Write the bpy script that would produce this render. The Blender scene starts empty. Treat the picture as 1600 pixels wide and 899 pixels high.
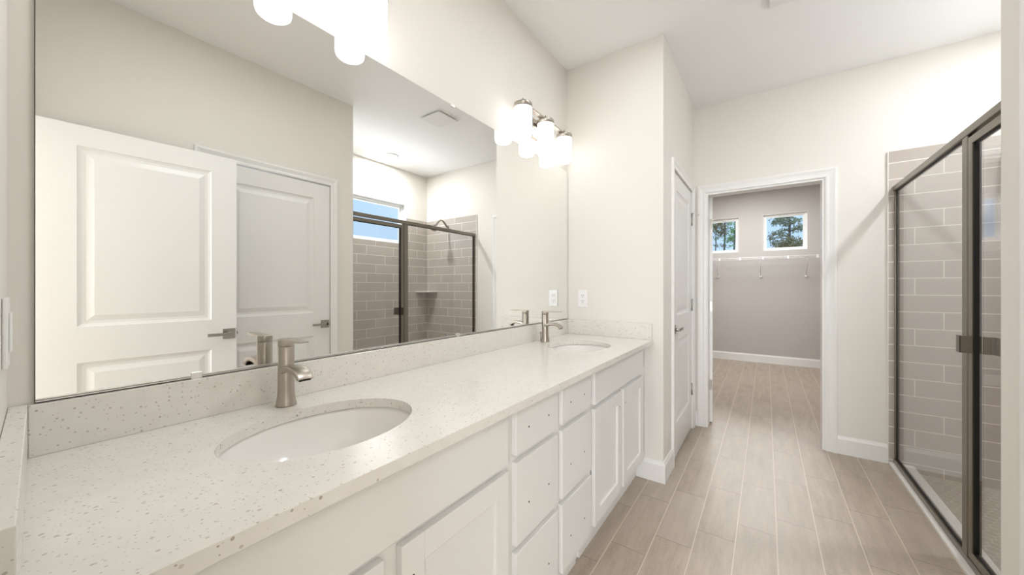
import bpy, bmesh, math, random
from mathutils import Vector, Matrix
from math import pi, sin, cos, radians

C = bpy.context.scene
COL = C.collection
random.seed(7)

# ------------------------------------------------------------------ camera, sky, lights, exposure
CAMX, CAMZ = 1.19, 1.22
F_PX, YAW = 565.0, 35.1
cam_d = bpy.data.cameras.new('camera')
cam = bpy.data.objects.new('camera', cam_d)
COL.objects.link(cam)
cam_d.sensor_fit = 'HORIZONTAL'
cam_d.sensor_width = 36.0
cam_d.lens = 36.0 * F_PX / 1600.0
cam_d.clip_start = 0.02
cam_d.clip_end = 300
cam.location = (CAMX, 0.0, CAMZ)
cam.rotation_euler = (radians(90), 0, radians(YAW))
C.camera = cam

vs = C.view_settings
vs.view_transform = 'Standard'
vs.look = 'None'
vs.exposure = 0.27
vs.gamma = 1.0
vs.use_curve_mapping = False

world = bpy.data.worlds.new('sky')
C.world = world
world.use_nodes = True
wn = world.node_tree
bg = wn.nodes['Background']
bg.inputs['Color'].default_value = (0.50, 0.72, 0.98, 1)


def lamp(name, kind, loc, energy, color=(1, 1, 1), rot=(0, 0, 0), **kw):
    d = bpy.data.lights.new(name, kind)
    d.energy = energy
    d.color = color
    for k, v in kw.items():
        setattr(d, k, v)
    o = bpy.data.objects.new(name, d)
    COL.objects.link(o)
    o.location = loc
    o.rotation_euler = rot
    return o


SHADE_GLOW = 2.5
E_WINDOW, E_FILL, E_UPFILL, E_CLOSET, E_CEIL, E_CAN, E_SKY, E_SUN, E_CEIL2 = 30, 165, 64, 35, 6.0, 17, 1.0, 3.6, 2.9
bg.inputs['Strength'].default_value = E_SKY
CAN_GLOW = 12.0
# low hazy sun beyond the closet windows
lamp('sun', 'SUN', (2, 40, 20), E_SUN, (1, 0.98, 0.96), (radians(-68), 0, radians(1)), angle=radians(24))
# daylight through the window of the bedroom behind the camera
lamp('bedroom_daylight', 'AREA', (1.30, -6.9, 1.65), E_WINDOW, (0.95, 0.985, 1.0), (radians(90), 0, 0),
     shape='RECTANGLE', size=0.7, size_y=1.3)
lamp('bedroom_fill', 'AREA', (1.9, -3.2, 1.35), E_FILL, (0.91, 0.955, 1.0), (radians(90), 0, radians(8)),  # unseen panel added as ambient fill through the entry doorway
     shape='RECTANGLE', size=2.6, size_y=2.2)
# fill added outside the shower window, aimed up to brighten the ceiling
lamp('upward_fill', 'AREA', (3.75, 2.6, 1.15), E_UPFILL, (0.93, 0.965, 1.0), (0, radians(118), 0),
     shape='RECTANGLE', size=1.0, size_y=2.2)
# unseen ceiling fill added to brighten the walk-in closet
lamp('closet_fill', 'AREA', (1.0, 5.9, 2.78), E_CLOSET, (0.97, 0.98, 1.0), (0, 0, 0), shape='DISK', size=0.9)
lamp('bath_fill', 'AREA', (0.80, 0.72, 2.79), E_CEIL, (0.93, 0.965, 1.0), (0, 0, 0), shape='DISK', size=0.45)  # added fill over the near end of the vanity, no fixture there
lamp('vanity_fill', 'AREA', (0.72, 1.75, 2.79), E_CEIL2, (0.93, 0.965, 1.0), (0, 0, 0), shape='DISK', size=0.3)  # second unseen fill, added farther along the vanity
lamp('shower_can_lamp', 'AREA', (2.515, 2.72, 2.793), E_CAN, (0.92, 0.96, 1.0), (0, 0, 0), shape='DISK', size=0.12, spread=radians(180))


# ------------------------------------------------------------------ node helpers / materials
class NT:
    def __init__(self, name):
        self.m = bpy.data.materials.new(name)
        self.m.use_nodes = True
        self.t = self.m.node_tree
        self.b = self.t.nodes['Principled BSDF']
        self.out = self.t.nodes['Material Output']

    def n(self, typ, **kw):
        x = self.t.nodes.new(typ)
        for k, v in kw.items():
            setattr(x, k, v)
        return x

    def link(self, a, b):
        self.t.links.new(a, b)

    def put(self, sock, v):
        if hasattr(v, 'is_linked') or hasattr(v, 'links'):
            self.link(v, sock)
        else:
            sock.default_value = v

    def math(self, op, a, b=0.0, c=0.0):
        x = self.n('ShaderNodeMath', operation=op)
        self.put(x.inputs[0], a)
        self.put(x.inputs[1], b)
        self.put(x.inputs[2], c)
        return x.outputs[0]

    def mix(self, f, a, b):
        x = self.n('ShaderNodeMix', data_type='RGBA')
        self.put(x.inputs[0], f)
        self.put(x.inputs[6], a)
        self.put(x.inputs[7], b)
        return x.outputs[2]

    def coord(self):
        return self.n('ShaderNodeTexCoord').outputs['Object']

    def sep(self, v):
        x = self.n('ShaderNodeSeparateXYZ')
        self.link(v, x.inputs[0])
        return x.outputs

    def comb(self, a, b, c=0.0):
        x = self.n('ShaderNodeCombineXYZ')
        for i, v in enumerate((a, b, c)):
            self.put(x.inputs[i], v)
        return x.outputs[0]

    def noise(self, vec, scale, detail=3.0, rough=0.5):
        x = self.n('ShaderNodeTexNoise')
        self.link(vec, x.inputs['Vector'])
        x.inputs['Scale'].default_value = scale
        x.inputs['Detail'].default_value = detail
        x.inputs['Roughness'].default_value = rough
        return x.outputs['Fac']

    def bump(self, h, strength, dist=0.002):
        x = self.n('ShaderNodeBump')
        self.put(x.inputs['Height'], h)
        x.inputs['Strength'].default_value = strength
        x.inputs['Distance'].default_value = dist
        self.link(x.outputs[0], self.b.inputs['Normal'])

    def set(self, **kw):
        for k, v in kw.items():
            s = self.b.inputs[k.replace('_', ' ')]
            self.put(s, v)
        return self.m


def s2l(r, g, b):
    f = lambda c: (c / 255 / 12.92) if c / 255 <= 0.04045 else ((c / 255 + 0.055) / 1.055) ** 2.4
    return (f(r), f(g), f(b), 1)


def plain(name, col, rough=0.5, metal=0.0, spec=0.5, grain=0.0, gscale=300):
    t = NT(name)
    t.set(Base_Color=col, Roughness=rough, Metallic=metal)
    t.b.inputs['Specular IOR Level'].default_value = spec
    if grain:
        t.bump(t.noise(t.coord(), gscale, 2.0), grain, 0.0015)
    return t.m


M = {}
M['paint'] = plain('greige_wall_paint', s2l(235, 230, 222), 0.6, spec=0.3, grain=0.12, gscale=160)
M['shaded_paint'] = plain('greige_wall_paint_shaded', s2l(196, 191, 185), 0.7, spec=0.2, grain=0.12, gscale=160)  # wall paint darkened: the closet's dimness is put into the colour
M['ceil'] = plain('ceiling_paint', s2l(250, 249, 247), 0.8, spec=0.2, grain=0.15, gscale=120)
M['trim'] = plain('white_trim_paint', s2l(240, 238, 234), 0.3, grain=0.02, gscale=60)
M['door'] = plain('white_door_paint', s2l(238, 236, 232), 0.32, grain=0.03, gscale=90)
M['cab'] = plain('white_cabinet_paint', s2l(234, 232, 228), 0.35, grain=0.02, gscale=80)
M['plastic'] = plain('white_plastic', s2l(242, 241, 238), 0.3)
M['dark'] = plain('dark_recess', s2l(45, 42, 38), 0.7)
M['porcelain'] = plain('white_porcelain', s2l(243, 239, 234), 0.15)
M['wire'] = plain('white_wire_coating', s2l(236, 235, 232), 0.35)
M['gasket'] = plain('black_rubber_gasket', s2l(22, 20, 18), 0.5)
M['stone'] = plain('white_curb_stone', s2l(242, 239, 233), 0.3)
M['vinyl'] = plain('white_window_vinyl', s2l(244, 243, 240), 0.35)


def metal(name, col, rough, aniso=0.0):
    t = NT(name)
    n = t.noise(t.coord(), 40, 3)
    r = t.math('MULTIPLY_ADD', n, 0.03, rough - 0.015)
    t.set(Base_Color=col, Metallic=1.0, Roughness=r)
    return t.m


M['nickel'] = metal('brushed_nickel', s2l(182, 174, 164), 0.34)
M['satin'] = metal('satin_nickel_hardware', s2l(170, 165, 158), 0.28)
M['frame'] = metal('brushed_frame_metal', s2l(140, 133, 122), 0.33)
M['chrome'] = metal('polished_chrome', s2l(236, 234, 230), 0.35)


def glassy(name, tint=(0.985, 0.988, 0.985, 1), refl=1.0):
    t = NT(name)
    tr = t.n('ShaderNodeBsdfTransparent')
    tr.inputs[0].default_value = tint
    gl = t.n('ShaderNodeBsdfGlossy')
    gl.inputs['Roughness'].default_value = 0.0
    ge = t.n('ShaderNodeNewGeometry')
    dt = t.n('ShaderNodeVectorMath', operation='DOT_PRODUCT')
    t.link(ge.outputs['Incoming'], dt.inputs[0])
    t.link(ge.outputs['Normal'], dt.inputs[1])
    fz = t.math('POWER', t.math('SUBTRACT', 1.0, t.math('ABSOLUTE', dt.outputs['Value'])), 5.0)
    fr = t.math('MULTIPLY_ADD', fz, 0.96, 0.04)
    mx = t.n('ShaderNodeMixShader')
    t.link(t.math('MULTIPLY', fr, refl), mx.inputs[0])
    t.link(tr.outputs[0], mx.inputs[1])
    t.link(gl.outputs[0], mx.inputs[2])
    t.link(mx.outputs[0], t.out.inputs[0])
    return t.m


M['glass'] = glassy('clear_shower_glass')
M['pane'] = glassy('clear_window_glass', (0.99, 0.995, 1, 1))

t = NT('silvered_mirror')
M['mirror'] = t.set(Base_Color=(0.925, 0.93, 0.915, 1), Metallic=1.0, Roughness=0.0)


def emit(name, col, s):
    t = NT(name)
    t.set(Base_Color=(0.9, 0.88, 0.84, 1), Roughness=0.25)
    t.b.inputs['Emission Color'].default_value = col
    t.b.inputs['Emission Strength'].default_value = s
    return t.m


M['shade'] = emit('lit_opal_glass', (0.965, 0.97, 0.98, 1), SHADE_GLOW)
M['can'] = emit('lit_recessed_lens', (1.0, 0.98, 0.95, 1), CAN_GLOW)

# quartz with small grey-brown chips
t = NT('speckled_quartz')
co = t.coord()


def chips(scale, size, keep, seed):
    v = t.n('ShaderNodeTexVoronoi')
    mp = t.n('ShaderNodeMapping')
    mp.inputs['Location'].default_value = (seed, seed * 1.7, seed * 0.3)
    t.link(co, mp.inputs[0])
    t.link(mp.outputs[0], v.inputs['Vector'])
    v.inputs['Scale'].default_value = scale
    s = t.sep(v.outputs['Color'])
    on = t.math('GREATER_THAN', s[0], 1 - keep)
    rad = t.math('MULTIPLY_ADD', s[1], size, size * 0.5)
    near = t.math('LESS_THAN', v.outputs['Distance'], rad)
    return t.math('MULTIPLY', on, near), s[2]


a1, c1 = chips(95, 0.20, 0.25, 3.1)
a2, c2 = chips(210, 0.22, 0.22, 8.3)
basec = t.mix(t.noise(co, 30, 4), s2l(226, 221, 213), s2l(236, 232, 225))
ccol = t.mix(c1, s2l(150, 138, 124), s2l(206, 197, 185))
k = t.mix(t.math('MULTIPLY', a2, 0.6), basec, s2l(172, 162, 150))
a3, c3 = chips(125, 0.21, 0.28, 5.7)
k = t.mix(t.math('MULTIPLY', a3, 0.7), k, t.mix(c3, s2l(158, 147, 134), s2l(206, 198, 188)))
k = t.mix(t.math('MULTIPLY', a1, 0.85), k, ccol)
M['quartz'] = t.set(Base_Color=k, Roughness=0.17)

# wood-look porcelain planks
t = NT('wood_look_floor_tile')
co = t.coord()
x, y, z = t.sep(co)
u = t.math('DIVIDE', t.math('SUBTRACT', x, 0.4165), 0.1632)
ku = t.math('FLOOR', u)
fu = t.math('SUBTRACT', u, ku)
v = t.math('DIVIDE', t.math('SUBTRACT', t.math('SUBTRACT', y, 2.02), t.math('MULTIPLY', ku, 0.1655)), 0.489)
kv = t.math('FLOOR', v)
fv = t.math('SUBTRACT', v, kv)
eu = t.math('MULTIPLY', t.math('MINIMUM', fu, t.math('SUBTRACT', 1.0, fu)), 0.1632)
ev = t.math('MULTIPLY', t.math('MINIMUM', fv, t.math('SUBTRACT', 1.0, fv)), 0.489)
gu = t.math('LESS_THAN', eu, 0.0024)
gv = t.math('LESS_THAN', ev, 0.0021)
wn_ = t.n('ShaderNodeTexWhiteNoise', noise_dimensions='2D')
t.link(t.comb(ku, kv), wn_.inputs['Vector'])
rnd = wn_.outputs['Value']
gv3 = t.comb(t.math('MULTIPLY', x, 16.0), t.math('MULTIPLY_ADD', y, 2.2, t.math('MULTIPLY', rnd, 40.0)), t.math('MULTIPLY', rnd, 17.0))
g1 = t.noise(gv3, 1.3, 7, 0.68)
g2 = t.noise(co, 90, 3)
gr = t.math('ADD', t.math('MULTIPLY', g1, 0.8), t.math('MULTIPLY', g2, 0.2))
gr = t.math('MULTIPLY_ADD', t.math('SUBTRACT', gr, 0.5), 1.7, 0.5)
c = t.mix(gr, s2l(143, 126, 108), s2l(204, 190, 174))
c = t.mix(t.math('MULTIPLY', rnd, 0.35), c, s2l(188, 175, 162))
c = t.mix(gv, c, s2l(150, 135, 121))
c = t.mix(gu, c, s2l(208, 194, 179))
t.bump(t.math('SUBTRACT', 1.0, t.math('MAXIMUM', gu, gv)), 0.35, 0.001)
M['floor'] = t.set(Base_Color=c, Roughness=t.math('MULTIPLY_ADD', g1, 0.15, 0.36))


def tile_mat(name, axis, x0):
    t = NT(name)
    co = t.coord()
    s = t.sep(co)
    h = 0.1138
    r = t.math('DIVIDE', t.math('SUBTRACT', s[2], 1.169 - 20 * h), h)
    kr = t.math('FLOOR', r)
    fr = t.math('SUBTRACT', r, kr)
    L = 0.39
    u = t.math('DIVIDE', t.math('ADD', t.math('SUBTRACT', s[axis], x0), t.math('MULTIPLY', t.math('SUBTRACT', 27.0, kr), 0.13)), L)
    ku = t.math('FLOOR', u)
    fu = t.math('SUBTRACT', u, ku)
    er = t.math('MULTIPLY', t.math('MINIMUM', fr, t.math('SUBTRACT', 1.0, fr)), h)
    eu = t.math('MULTIPLY', t.math('MINIMUM', fu, t.math('SUBTRACT', 1.0, fu)), L)
    e = t.math('MINIMUM', er, eu)
    g = t.math('LESS_THAN', e, 0.0030)
    wnz = t.n('ShaderNodeTexWhiteNoise', noise_dimensions='2D')
    t.link(t.comb(ku, kr), wnz.inputs['Vector'])
    n = t.noise(co, 7, 3)
    fac = t.math('MULTIPLY_ADD', wnz.outputs['Value'], 0.35, t.math('MULTIPLY', n, 0.5))
    c = t.mix(fac, s2l(180, 169, 159), s2l(201, 191, 181))
    c = t.mix(g, c, s2l(232, 226, 217))
    soft = t.math('MINIMUM', t.math('DIVIDE', e, 0.004), 1.0)
    t.bump(t.math('ADD', soft, t.math('MULTIPLY', n, 0.25)), 0.3, 0.0012)
    ro = t.math('MULTIPLY_ADD', g, 0.4, 0.08)
    return t.set(Base_Color=c, Roughness=ro)


M['tile_x'] = tile_mat('grey_subway_tile', 0, 2.139)
M['tile_y'] = tile_mat('grey_subway_tile_side', 1, 3.37)

# shower floor: small hexagon mosaic
t = NT('hexagon_mosaic_tile')
co = t.coord()
x, y, z = t.sep(co)
S = 0.05
px = t.math('DIVIDE', x, S)
py = t.math('DIVIDE', y, S)


def hexd(ox, oy):
    ax = t.math('SUBTRACT', t.math('FLOORED_MODULO', t.math('SUBTRACT', px, ox), 1.0), 0.5)
    ay = t.math('SUBTRACT', t.math('FLOORED_MODULO', t.math('SUBTRACT', py, oy), 1.7320508), 0.8660254)
    ax = t.math('ABSOLUTE', ax)
    ay = t.math('ABSOLUTE', ay)
    return t.math('MAXIMUM', ax, t.math('ADD', t.math('MULTIPLY', ax, 0.5), t.math('MULTIPLY', ay, 0.8660254)))


d = t.math('MINIMUM', hexd(0, 0), hexd(0.5, 0.8660254))
g = t.math('GREATER_THAN', d, 0.46)
c = t.mix(t.noise(co, 14, 3), s2l(160, 149, 136), s2l(182, 171, 158))
c = t.mix(g, c, s2l(205, 197, 186))
t.bump(t.math('SUBTRACT', 1.0, g), 0.4, 0.001)
M['hex'] = t.set(Base_Color=c, Roughness=0.28)


def leafmat(name, a, b):
    t = NT(name)
    c = t.mix(t.noise(t.coord(), 1.3, 3), a, b)
    return t.set(Base_Color=c, Roughness=0.6)


M['needle'] = leafmat('pine_needles', s2l(112, 122, 96), s2l(190, 186, 150))
M['olive'] = leafmat('olive_leaves', s2l(100, 94, 60), s2l(186, 166, 112))
M['leaf'] = leafmat('green_leaves', s2l(110, 160, 108), s2l(190, 206, 150))
M['bark'] = leafmat('grey_bark', s2l(96, 88, 82), s2l(150, 138, 128))
M['grass'] = leafmat('lawn', s2l(80, 100, 50), s2l(120, 130, 70))


# ------------------------------------------------------------------ mesh helpers
class MB:
    def __init__(self):
        self.v = []
        self.f = []
        self.sm = []

    def add(self, vs_, fs_, smooth=False):
        o = len(self.v)
        self.v += [tuple(p) for p in vs_]
        for f in fs_:
            self.f.append(tuple(i + o for i in f))
            self.sm.append(smooth)
        return self

    def box(self, x0, x1, y0, y1, z0, z1, fn=None):
        p = [(x0, y0, z0), (x1, y0, z0), (x1, y1, z0), (x0, y1, z0), (x0, y0, z1), (x1, y0, z1), (x1, y1, z1), (x0, y1, z1)]
        if fn:
            p = [fn(q) for q in p]
        return self.add(p, [(0, 3, 2, 1), (4, 5, 6, 7), (0, 1, 5, 4), (1, 2, 6, 5), (2, 3, 7, 6), (3, 0, 4, 7)])

    def lathe(self, prof, c=(0, 0, 0), n=32, sx=1.0, sy=1.0, cap=True, axis='z'):
        vs_ = []
        for r, z in prof:
            for i in range(n):
                a = 2 * pi * i / n
                p = (r * cos(a) * sx, r * sin(a) * sy, z)
                if axis == 'x':
                    p = (p[2], p[0], p[1])
                elif axis == 'y':
                    p = (p[1], p[2], p[0])
                vs_.append((p[0] + c[0], p[1] + c[1], p[2] + c[2]))
        fs_ = []
        m = len(prof)
        for j in range(m - 1):
            for i in range(n):
                k = (i + 1) % n
                fs_.append((j * n + i, j * n + k, (j + 1) * n + k, (j + 1) * n + i))
        self.add(vs_, fs_, True)
        if cap:
            o = len(self.v) - m * n
            self.f.append(tuple(o + i for i in reversed(range(n))))
            self.sm.append(False)
            self.f.append(tuple(o + (m - 1) * n + i for i in range(n)))
            self.sm.append(False)
        return self

    def tube(self, pts, r, n=10, r1=None):
        pts = [Vector(p) for p in pts]
        m = len(pts)
        rings = []
        up = None
        for i, p in enumerate(pts):
            d = (pts[min(i + 1, m - 1)] - pts[max(i - 1, 0)]).normalized()
            if up is None:
                up = d.orthogonal().normalized()
            up = (up - d * up.dot(d))
            up = up.normalized() if up.length > 1e-6 else d.orthogonal().normalized()
            w = d.cross(up)
            rr = r if r1 is None else r + (r1 - r) * i / (m - 1)
            rings.append([p + (up * cos(2 * pi * k / n) + w * sin(2 * pi * k / n)) * rr for k in range(n)])
        vs_ = [q for g in rings for q in g]
        fs_ = [(j * n + i, j * n + (i + 1) % n, (j + 1) * n + (i + 1) % n, (j + 1) * n + i) for j in range(m - 1) for i in range(n)]
        fs_ += [tuple(reversed(range(n))), tuple((m - 1) * n + i for i in range(n))]
        return self.add(vs_, fs_, n > 4)

    def sweep(self, rings, closed=True):
        """rings: list of equal-length point loops; joins and caps them"""
        n = len(rings[0])
        m = len(rings)
        vs_ = [q for g in rings for q in g]
        fs_ = [(j * n + i, j * n + (i + 1) % n, (j + 1) * n + (i + 1) % n, (j + 1) * n + i) for j in range(m - 1) for i in range(n)]
        fs_ += [tuple(reversed(range(n))), tuple((m - 1) * n + i for i in range(n))]
        return self.add(vs_, fs_)

    def xf(self, mat):
        self.v = [tuple(mat @ Vector(p)) for p in self.v]
        return self

    def build(self, name, mat, parent=None, bevel=0.0, seg=2, recalc=True):
        me = bpy.data.meshes.new(name)
        me.from_pydata(self.v, [], self.f)
        me.polygons.foreach_set('use_smooth', self.sm)
        if recalc:
            bm = bmesh.new()
            bm.from_mesh(me)
            bmesh.ops.recalc_face_normals(bm, faces=bm.faces)
            bm.to_mesh(me)
            bm.free()
        me.materials.append(M[mat])
        o = bpy.data.objects.new(name, me)
        COL.objects.link(o)
        if parent is not None:
            o.parent = parent
            w = Matrix.Translation(parent.location) if parent.parent is None else Matrix.Identity(4)
            o.matrix_parent_inverse = w.inverted()
        if bevel:
            b = o.modifiers.new('edge', 'BEVEL')
            b.width = bevel
            b.segments = seg
            b.limit_method = 'ANGLE'
            b.angle_limit = radians(40)
        return o


def box(name, mat, x0, x1, y0, y1, z0, z1, parent=None, bevel=0.0, fn=None):
    return MB().box(x0, x1, y0, y1, z0, z1, fn).build(name, mat, parent, bevel)


def tag(o, label, cat, group=None):
    o['label'] = label
    o['category'] = cat
    if group:
        o['group'] = group
    return o


def thing(name, label, cat, loc=(0, 0, 0), group=None):
    o = bpy.data.objects.new(name, None)
    COL.objects.link(o)
    o.location = loc
    o.empty_display_size = 0.1
    return tag(o, label, cat, group)


def struct(o, label=None, cat=None):
    o['kind'] = 'structure'
    if label:
        o['label'] = label
    if cat:
        o['category'] = cat
    return o


# ------------------------------------------------------------------ room shell
H = 2.805
YE = 2.39        # vanity end wall
XS = 0.665       # face of the wall with the side door
YB = 3.562       # back wall
XO = 1.786       # wall opposite the mirror
YO = 1.79        # its corner at the shower
XR = 2.83        # shower back wall
YF = 7.13        # closet far wall
SLOPE = -0.04    # the entry wall is slightly out of square


def skew(p):
    return (p[0], p[1] + SLOPE * p[0], p[2])


struct(MB().box(-0.4, 1.9, -7.2, 7.3, -0.06, 0).box(1.9, 3.6, -7.2, 1.70, -0.06, 0).box(1.9, 3.6, 3.6, 7.3, -0.06, 0)
       .build('floor', 'floor'), 'wood-look plank tile floor running into the closet', 'floor')
struct(MB().box(-0.4, 3.6, -7.2, 7.3, H, H + 0.1).build('ceiling', 'ceil'), 'smooth off-white ceiling', 'ceiling')

struct(box('wall_left', 'paint', -0.12, 0, -0.1, YE + 0.12, 0, H), 'greige wall behind the vanity mirror', 'wall')
struct(box('wall_end', 'paint', 0, XS, YE, YE + 0.12, 0, H), 'greige end wall beyond the second sink', 'wall')
D3A, D3B, DH = 2.685, 3.452, 2.045
struct(MB().box(XS - 0.12, XS, YE + 0.12, D3A, 0, H).box(XS - 0.12, XS, D3B, YB, 0, H).box(XS - 0.12, XS, D3A, D3B, DH, H)
       .build('wall_side', 'paint'), 'short greige wall holding the closed side door', 'wall')
D4A, D4B, D4H = 0.757, 1.553, 2.045
struct(MB().box(-0.32, D4A, YB, YB + 0.12, 0, H).box(D4B, 2.95, YB, YB + 0.12, 0, H).box(D4A, D4B, YB, YB + 0.12, D4H, H)
       .build('wall_back', 'paint'), 'greige back wall around the closet doorway', 'wall')
D2A, D2B = 0.772, 1.587
struct(MB().box(XO, XO + 0.12, 0.085, D2A, 0, H).box(XO, XO + 0.12, D2B, YO, 0, H).box(XO, XO + 0.12, D2A, D2B, DH + 0.018, H)
       .build('wall_right', 'paint'), 'greige wall opposite the mirror, ending at the shower', 'wall')
struct(box('wall_shower_near', 'paint', XO + 0.12, 2.95, YO - 0.12, YO, 0, H), 'wall at the near end of the shower', 'wall')
W3 = (1.95, 3.188, 1.805, 2.345)
mb = MB()
mb.box(XR, XR + 0.12, YO, W3[0], -0.06, H).box(XR, XR + 0.12, W3[1], YB, -0.06, H)
mb.box(XR, XR + 0.12, W3[0], W3[1], -0.06, W3[2]).box(XR, XR + 0.12, W3[0], W3[1], W3[3], H)
struct(mb.build('wall_shower_back', 'paint'), 'outer wall of the shower with a wide window', 'wall')
E0, E1 = 0.95, 1.69
mb = MB()
mb.box(0, E0, -0.1, 0.011, 0, H, skew)
mb.box(E1, XO + 0.12, -0.14, 0.085, 0, H)
mb.box(E0, E1, -0.14, -0.03, 2.06, H)
struct(mb.build('wall_near', 'paint'), 'greige entry wall beside the near end of the vanity', 'wall')
# closet
W1 = (0.25, 0.816, 1.81, 2.395)
W2 = (1.147, 1.708, 1.81, 2.395)
struct(box('wall_closet_left', 'shaded_paint', -0.32, -0.2, YB + 0.12, YF, 0, H), 'left wall of the walk-in closet', 'wall')
struct(box('wall_closet_right', 'shaded_paint', 2.3, 2.42, YB + 0.12, YF, 0, H), 'right wall of the walk-in closet', 'wall')
mb = MB()
y0, y1 = YF, YF + 0.13
mb.box(-0.32, W1[0], y0, y1, 0, H).box(W1[1], W2[0], y0, y1, 0, H).box(W2[1], 2.42, y0, y1, 0, H)
for W in (W1, W2):
    mb.box(W[0], W[1], y0, y1, 0, W[2]).box(W[0], W[1], y0, y1, W[3], H)
struct(mb.build('wall_closet_far', 'shaded_paint'), 'far wall of the closet, shade put into its paint, under two small windows', 'wall')
# bedroom behind the camera
mb = MB()
mb.box(-0.42, -0.3, -7.2, -0.1, 0, H).box(3.5, 3.6, -7.2, 0.0, 0, H)
mb.box(-0.3, 0.8, -7.2, -7.08, 0, H).box(1.8, 3.5, -7.2, -7.08, 0, H).box(0.8, 1.8, -7.2, -7.08, 0, 0.9).box(0.8, 1.8, -7.2, -7.08, 2.4, H)
mb.box(-0.3, 0.0, -0.16, -0.1, 0, H).box(XO + 0.12, 3.5, -0.16, -0.1, 0, H)
struct(mb.build('wall_bedroom', 'paint'), 'bedroom walls behind the entry', 'wall')

# shower tile, curb, floor
TZ = 2.160
struct(box('wall_tile_end', 'tile_x', 1.884, XR, YB - 0.012, YB, -0.03, TZ), 'grey subway tile on the far end of the shower', 'tiled wall')
mb = MB()
mb.box(XR - 0.012, XR, YO + 0.012, W3[0], -0.03, TZ).box(XR - 0.012, XR, W3[1], YB - 0.012, -0.03, TZ).box(XR - 0.012, XR, W3[0], W3[1], -0.03, W3[2])
struct(mb.build('wall_tile_back', 'tile_y'), 'grey subway tile below the shower window', 'tiled wall')
struct(box('wall_tile_near', 'tile_x', 1.884, XR, YO, YO + 0.012, -0.03, TZ), 'grey subway tile at the near end of the shower', 'tiled wall')
struct(box('trim_1', 'stone', 1.879, 1.884, YB - 0.013, YB, 0, TZ + 0.002), 'thin light edge strip beside the shower tile', 'trim')
struct(MB().box(1.884, 2.005, YO + 0.0, YB - 0.012, -0.03, 0.016).build('trim_2', 'stone', bevel=0.003), 'low white stone shower curb', 'curb')
struct(box('floor_shower', 'hex', 1.9, XR, YO - 0.05, YB, -0.08, -0.03), 'hexagon mosaic shower floor', 'floor')


# baseboards: profile swept along a plan polyline
def baseboard(name, pts, side, label, h=0.130, t=0.014):
    prof = [(0, 0), (t, 0), (t, h - 0.022), (t * 0.55, h - 0.008), (t * 0.4, h), (0, h)]
    pts = [Vector(p) for p in pts]
    rings = []
    for i, p in enumerate(pts):
        ns = []
        for a, b in ((i - 1, i), (i, i + 1)):
            if a >= 0 and b < len(pts):
                d = (pts[b] - pts[a]).normalized()
                ns.append(Vector((-d.y, d.x)) * side)
        n = ns[0] if len(ns) == 1 else (ns[0] + ns[1]) / (1 + ns[0].dot(ns[1]))
        rings.append([(p.x + n.x * w, p.y + n.y * w, z) for w, z in prof])
    return struct(MB().sweep(rings).build(name, 'trim'), label, 'baseboard')


baseboard('baseboard_end', [(0.50, YE), (XS, YE), (XS, 2.625)], -1, 'white baseboard wrapping the end wall corner')
baseboard('baseboard_back', [(1.618, YB), (1.879, YB)], -1, 'white baseboard between closet casing and shower')
baseboard('baseboard_strip', [(XS, YB), (0.692, YB)], -1, 'sliver of white baseboard between the two door casings')
baseboard('baseboard_closet_far', [(-0.2, YF), (2.3, YF)], -1, 'white baseboard along the closet far wall')
baseboard('baseboard_closet_right', [(2.3, YF), (2.3, YB + 0.12)], -1, 'white baseboard on the closet right wall')
baseboard('baseboard_closet_left', [(-0.2, YB + 0.12), (-0.2, YF)], -1, 'white baseboard on the closet left wall')
baseboard('baseboard_right', [(XO, YO), (XO, 1.648)], -1, 'white baseboard between casing and shower corner')
baseboard('baseboard_side', [(XS, 3.515), (XS, YB)], -1, 'end piece of white baseboard by the back corner')


# casings
def casing(name, origin, ux, nrm, a, b, top, label, w=0.066, jamb=None):
    """U shaped moulding: along ux (in plan) from a to b, standing out along nrm"""
    prof = [(0, 0), (0, 0.009), (0.010, 0.011), (0.022, 0.0095), (w * 0.55, 0.013), (w - 0.014, 0.018), (w - 0.004, 0.017), (w, 0.012), (w, 0)]
    o, ux, nrm = Vector(origin), Vector(ux), Vector(nrm)

    def P(s, z, d):
        q = o + ux * s + nrm * d
        return (q.x, q.y, z)
    rings = [[P(a - q, 0, d) for q, d in prof], [P(a - q, top + q, d) for q, d in prof],
             [P(b + q, top + q, d) for q, d in prof], [P(b + q, 0, d) for q, d in prof]]
    mb = MB().sweep(rings)
    if jamb:   # lining and stop of the opening
        jt, depth = 0.018, jamb
        for s0, s1, z0, z1 in ((a, a + jt, 0, top), (b - jt, b, 0, top), (a + jt, b - jt, top - jt, top)):
            pts = [P(s, z, d) for z in (z0, z1) for s, d in ((s0, 0.0), (s1, 0.0), (s1, -depth), (s0, -depth))]
            mb.add(pts, [(0, 1, 2, 3), (7, 6, 5, 4), (0, 4, 5, 1), (1, 5, 6, 2), (2, 6, 7, 3), (3, 7, 4, 0)])
    return struct(mb.build(name, 'trim', bevel=0.0), label, 'door casing')


casing('trim_3', (0, YB, 0), (1, 0, 0), (0, -1, 0), D4A, D4B, D4H, 'white casing around the closet doorway', jamb=0.12)
casing('trim_4', (XS, 0, 0), (0, 1, 0), (1, 0, 0), D3A, D3B, DH, 'white casing around the closed side door', w=0.06, jamb=None)
casing('trim_5', (XO, 0, 0), (0, 1, 0), (-1, 0, 0), D2A, D2B, DH + 0.018, 'white casing around the door opposite the mirror', w=0.06)


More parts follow.
